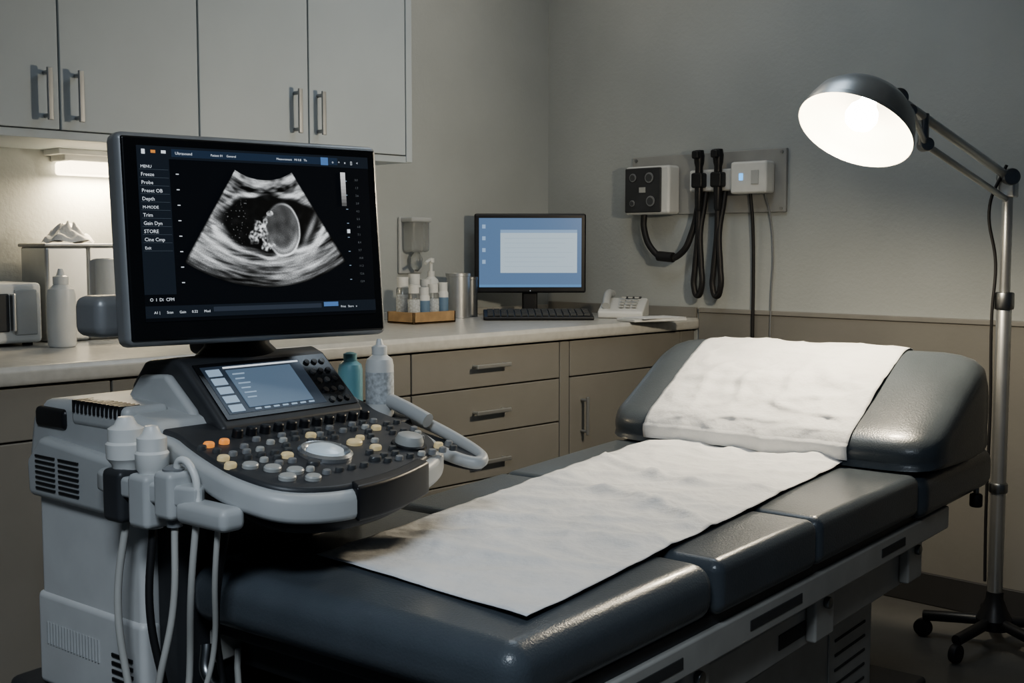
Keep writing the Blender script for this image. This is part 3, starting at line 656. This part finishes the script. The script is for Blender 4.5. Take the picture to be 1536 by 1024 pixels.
for i,(x,y,r,h,m) in enumerate([(3.06,3.225,0.044,0.165,STEEL),(3.138,3.24,0.028,0.15,DSTEEL)]):
    e=empty('steel_canister' if i==0 else 'steel_canister.%03d'%i,(x,y,0.906))
    lathe('body',[(r,0),(r,h*0.93),(r*1.05,h*0.935),(r*1.05,h),(r*0.94,h),(r*0.94,h*0.9),(0,h*0.9)],(0,0,0),m,e,36)
mw=empty('sterilizer_unit',(1.26,3.20,0.906))
bx('case',-0.15,0.15,-0.10,0.12,0.008,0.168,WHITEP,mw,0.012); bx('door_window',-0.13,0.06,-0.106,-0.098,0.04,0.14,DARK2,mw,0.006); bx('panel',0.075,0.135,-0.104,-0.098,0.03,0.15,GREYP,mw,0.003)
bx('door_handle',0.062,0.072,-0.122,-0.10,0.04,0.14,STEEL,mw,0.004)
for k in range(4): box('unit_foot_%d'%k,(0.02,0.02,0.01),((-0.12,0.12)[k%2],(-0.07,0.09)[k//2],0.005),RUB,mw,0)
bottle('squeeze_bottle',(1.425,3.02,0.906),0.036,0.205,WHITEP,WHITEP,True)
tw=empty('paper_towel_dispenser',(1.60,3.24,0.906))
bx('steel_case',-0.145,-0.02,-0.07,0.09,0,0.265,STEEL,tw,0.01); bx('steel_case_2',-0.015,0.115,-0.05,0.09,0,0.27,STEEL,tw,0.01)
cyl('towel_roll',0.045,0.20,(0.05,-0.062,0.03),WHITEP,tw,bev=0.006); bx('top_lid',-0.15,0.12,-0.075,0.095,0.262,0.272,DSTEEL,tw,0.004)
tis=empty('tissue',(1.545,3.22,1.1785))
def tf(i,j):
    a=i*2*math.pi; r=0.02+0.055*j
    return Vector((1.545+r*math.cos(a),3.22+r*0.6*math.sin(a),1.182+0.05*(1-j)+0.016*noise.noise(Vector((math.cos(a)*2,math.sin(a)*2,j*3)))))
me=bpy.data.meshes.new('tissue_sheet'); bm=bmesh.new(); VV=[[bm.verts.new(tf(i/40,j/8)) for j in range(9)] for i in range(40)]
for i in range(40):
    for j in range(8): bm.faces.new((VV[i][j],VV[(i+1)%40][j],VV[(i+1)%40][j+1],VV[i][j+1]))
bm.faces.new([VV[i][0] for i in range(40)])
bm.to_mesh(me); bm.free(); smooth_me(me,60); o=bpy.data.objects.new('tissue_sheet',me); fin(o,tis,PAPER,None,None,True)

# ------------------------------------------------------------ wall diagnostic panel
wp=empty('wall_diagnostic_panel',(XW-0.01,2.55,1.40))
X0=XW
bx('mounting_board',X0-0.014,X0-0.001,2.212,2.895,1.292,1.516,mat('board_grey',(0.33,0.335,0.33),0.5),wp,0.003,True)
for y in (2.23,2.875):
    for z in (1.305,1.503): cyl('screw_%d_%d'%(y*100,z*100),0.006,0.003,(X0-0.014,y,z),DSTEEL,wp,(-1,0,0),True)
bx('bp_unit_case',X0-0.085,X0-0.014,2.665,2.875,1.292,1.475,WHITEP,wp,0.012,True)
bx('bp_unit_face',X0-0.092,X0-0.083,2.70,2.870,1.300,1.468,DARK2,wp,0.006,True)
for q,(yy,zz,rr) in enumerate([(2.83,1.432,0.016),(2.752,1.430,0.020),(2.832,1.335,0.012),(2.745,1.342,0.020)]):
    cyl('bp_dial_%d'%q,rr,0.004,(X0-0.092,yy,zz),KGREY,wp,(-1,0,0),True,bev=0.001)
    cyl('bp_dial_face_%d'%q,rr*0.7,0.002,(X0-0.096,yy,zz),KDK,wp,(-1,0,0),True)
bx('bp_label',X0-0.0935,X0-0.091,2.77,2.80,1.375,1.395,KLT,wp,0,True)
bx('holder_bar',X0-0.05,X0-0.014,2.40,2.60,1.372,1.452,WHITEP,wp,0.008,True)
bx('power_module',X0-0.075,X0-0.014,2.255,2.405,1.358,1.472,WHITEP,wp,0.010,True)
bx('power_light',X0-0.078,X0-0.074,2.35,2.366,1.405,1.43,emis('led_blue',(0.15,0.45,0.9),1.5),wp,0.002,True)
bx('power_switch',X0-0.079,X0-0.074,2.285,2.315,1.39,1.44,GREYP,wp,0.002,True)
for i,y in enumerate([2.545,2.462]):
    bx('instrument_cradle_%d'%i,X0-0.085,X0-0.045,y-0.024,y+0.024,1.385,1.44,DARK,wp,0.008,True)
    lathe('instrument_handle_%d'%i,[(0.010,1.30),(0.014,1.31),(0.016,1.40),(0.014,1.46),(0.018,1.475),(0.020,1.50),(0.016,1.522),(0.0,1.524)],(X0-0.065,y,0),DARK,wp,24,world=True)
    box('instrument_head_%d'%i,(0.045,0.03,0.03),(X0-0.075,y,1.505),DARK,wp,0.008,world=True)
    x=X0-0.062
    tube('instrument_cord_%d'%i,[(x,y,1.31),(x,y+0.004,1.20),(x,y+0.016,1.08),(x,y+0.018,1.02),(x,y+0.002,0.99),(x-0.005,y-0.018,1.02),(x-0.005,y-0.016,1.10),(x,y-0.006,1.22),(x+0.02,y-0.01,1.33),(x+0.03,y-0.01,1.38)],0.011,RUB,wp,True)
tube('bp_hose',[(X0-0.06,2.80,1.295),(X0-0.06,2.80,1.24),(X0-0.06,2.76,1.16),(X0-0.06,2.69,1.125),(X0-0.06,2.62,1.15),(X0-0.05,2.585,1.22),(X0-0.04,2.565,1.32),(X0-0.035,2.56,1.38)],0.012,RUB,wp,True)
tube('bp_bulb',[(X0-0.06,2.73,1.135),(X0-0.062,2.66,1.13)],0.019,RUB,wp,True)
tube('power_cord_dark',[(X0-0.04,2.34,1.36),(X0-0.03,2.335,1.25),(X0-0.02,2.335,1.05),(X0-0.02,2.335,0.93),(X0-0.02,2.335,0.6)],0.006,RUB,wp,True)
tube('power_cord_grey',[(X0-0.04,2.28,1.36),(X0-0.02,2.27,1.28),(X0-0.02,2.255,1.15),(X0-0.02,2.26,1.0),(X0-0.02,2.265,0.5)],0.003,KGREY,wp,True)

# ------------------------------------------------------------ lights
def light(name,kind,loc,energy,col,size=0.1,size_y=None,target=None,**kw):
    l=bpy.data.lights.new(name,kind); l.energy=energy; l.color=col
    if kind=='AREA':
        l.size=size
        if size_y: l.shape='RECTANGLE'; l.size_y=size_y
    else: l.shadow_soft_size=size
    for k,v in kw.items(): setattr(l,k,v)
    o=bpy.data.objects.new(name,l); COL.objects.link(o); o.location=loc
    if target is not None: o.rotation_euler=(Vector(target)-Vector(loc)).to_track_quat('-Z','Y').to_euler()
    return o
light('lamp_bulb_light','POINT',hc-up*0.045,34,(1.0,0.86,0.64),0.04)
light('under_cabinet_glow','AREA',(1.68,YW-0.06,1.37),3.4,(1.0,0.80,0.52),0.2,0.06,target=(1.68,YW-0.03,0))
light('overhead_fill_light','AREA',(2.45,1.9,2.6),6,(0.74,0.87,1.0),0.8,0.5,target=(2.45,1.9,0))  # unseen area light added at ceiling height to brighten the cabinets, no fixture
light('overhead_fill_light.001','AREA',(3.0,2.75,2.6),3.0,(1.0,0.90,0.76),0.5,0.5,target=(3.1,2.8,0))  # added warm fill for the back wall near the corner, no fixture
light('overhead_fill_light.002','AREA',(-0.3,0.1,2.55),10,(0.82,0.91,1.0),0.8,0.5,target=(1.0,1.6,0.4),spread=math.radians(75))  # added front fill above the camera, aimed at table foot and cart
w=bpy.data.worlds.new('dim_room'); scene.world=w; w.use_nodes=True
bg=w.node_tree.nodes['Background']; bg.inputs['Color'].default_value=(0.46,0.60,0.80,1); bg.inputs['Strength'].default_value=0.065
try: scene.view_settings.look='AgX - Medium High Contrast'
except Exception as e: print(e)

# ------------------------------------------------------------ camera
cam=bpy.data.cameras.new('camera'); co=bpy.data.objects.new('camera',cam); COL.objects.link(co)
cam.sensor_width=36; cam.lens=36*1777/1536; cam.clip_start=0.05
co.location=(0,0,CAMH)
look=FW*math.cos(PITCH)+Vector((0,0,-math.sin(PITCH)))
co.rotation_euler=look.to_track_quat('-Z','Y').to_euler()
scene.camera=co
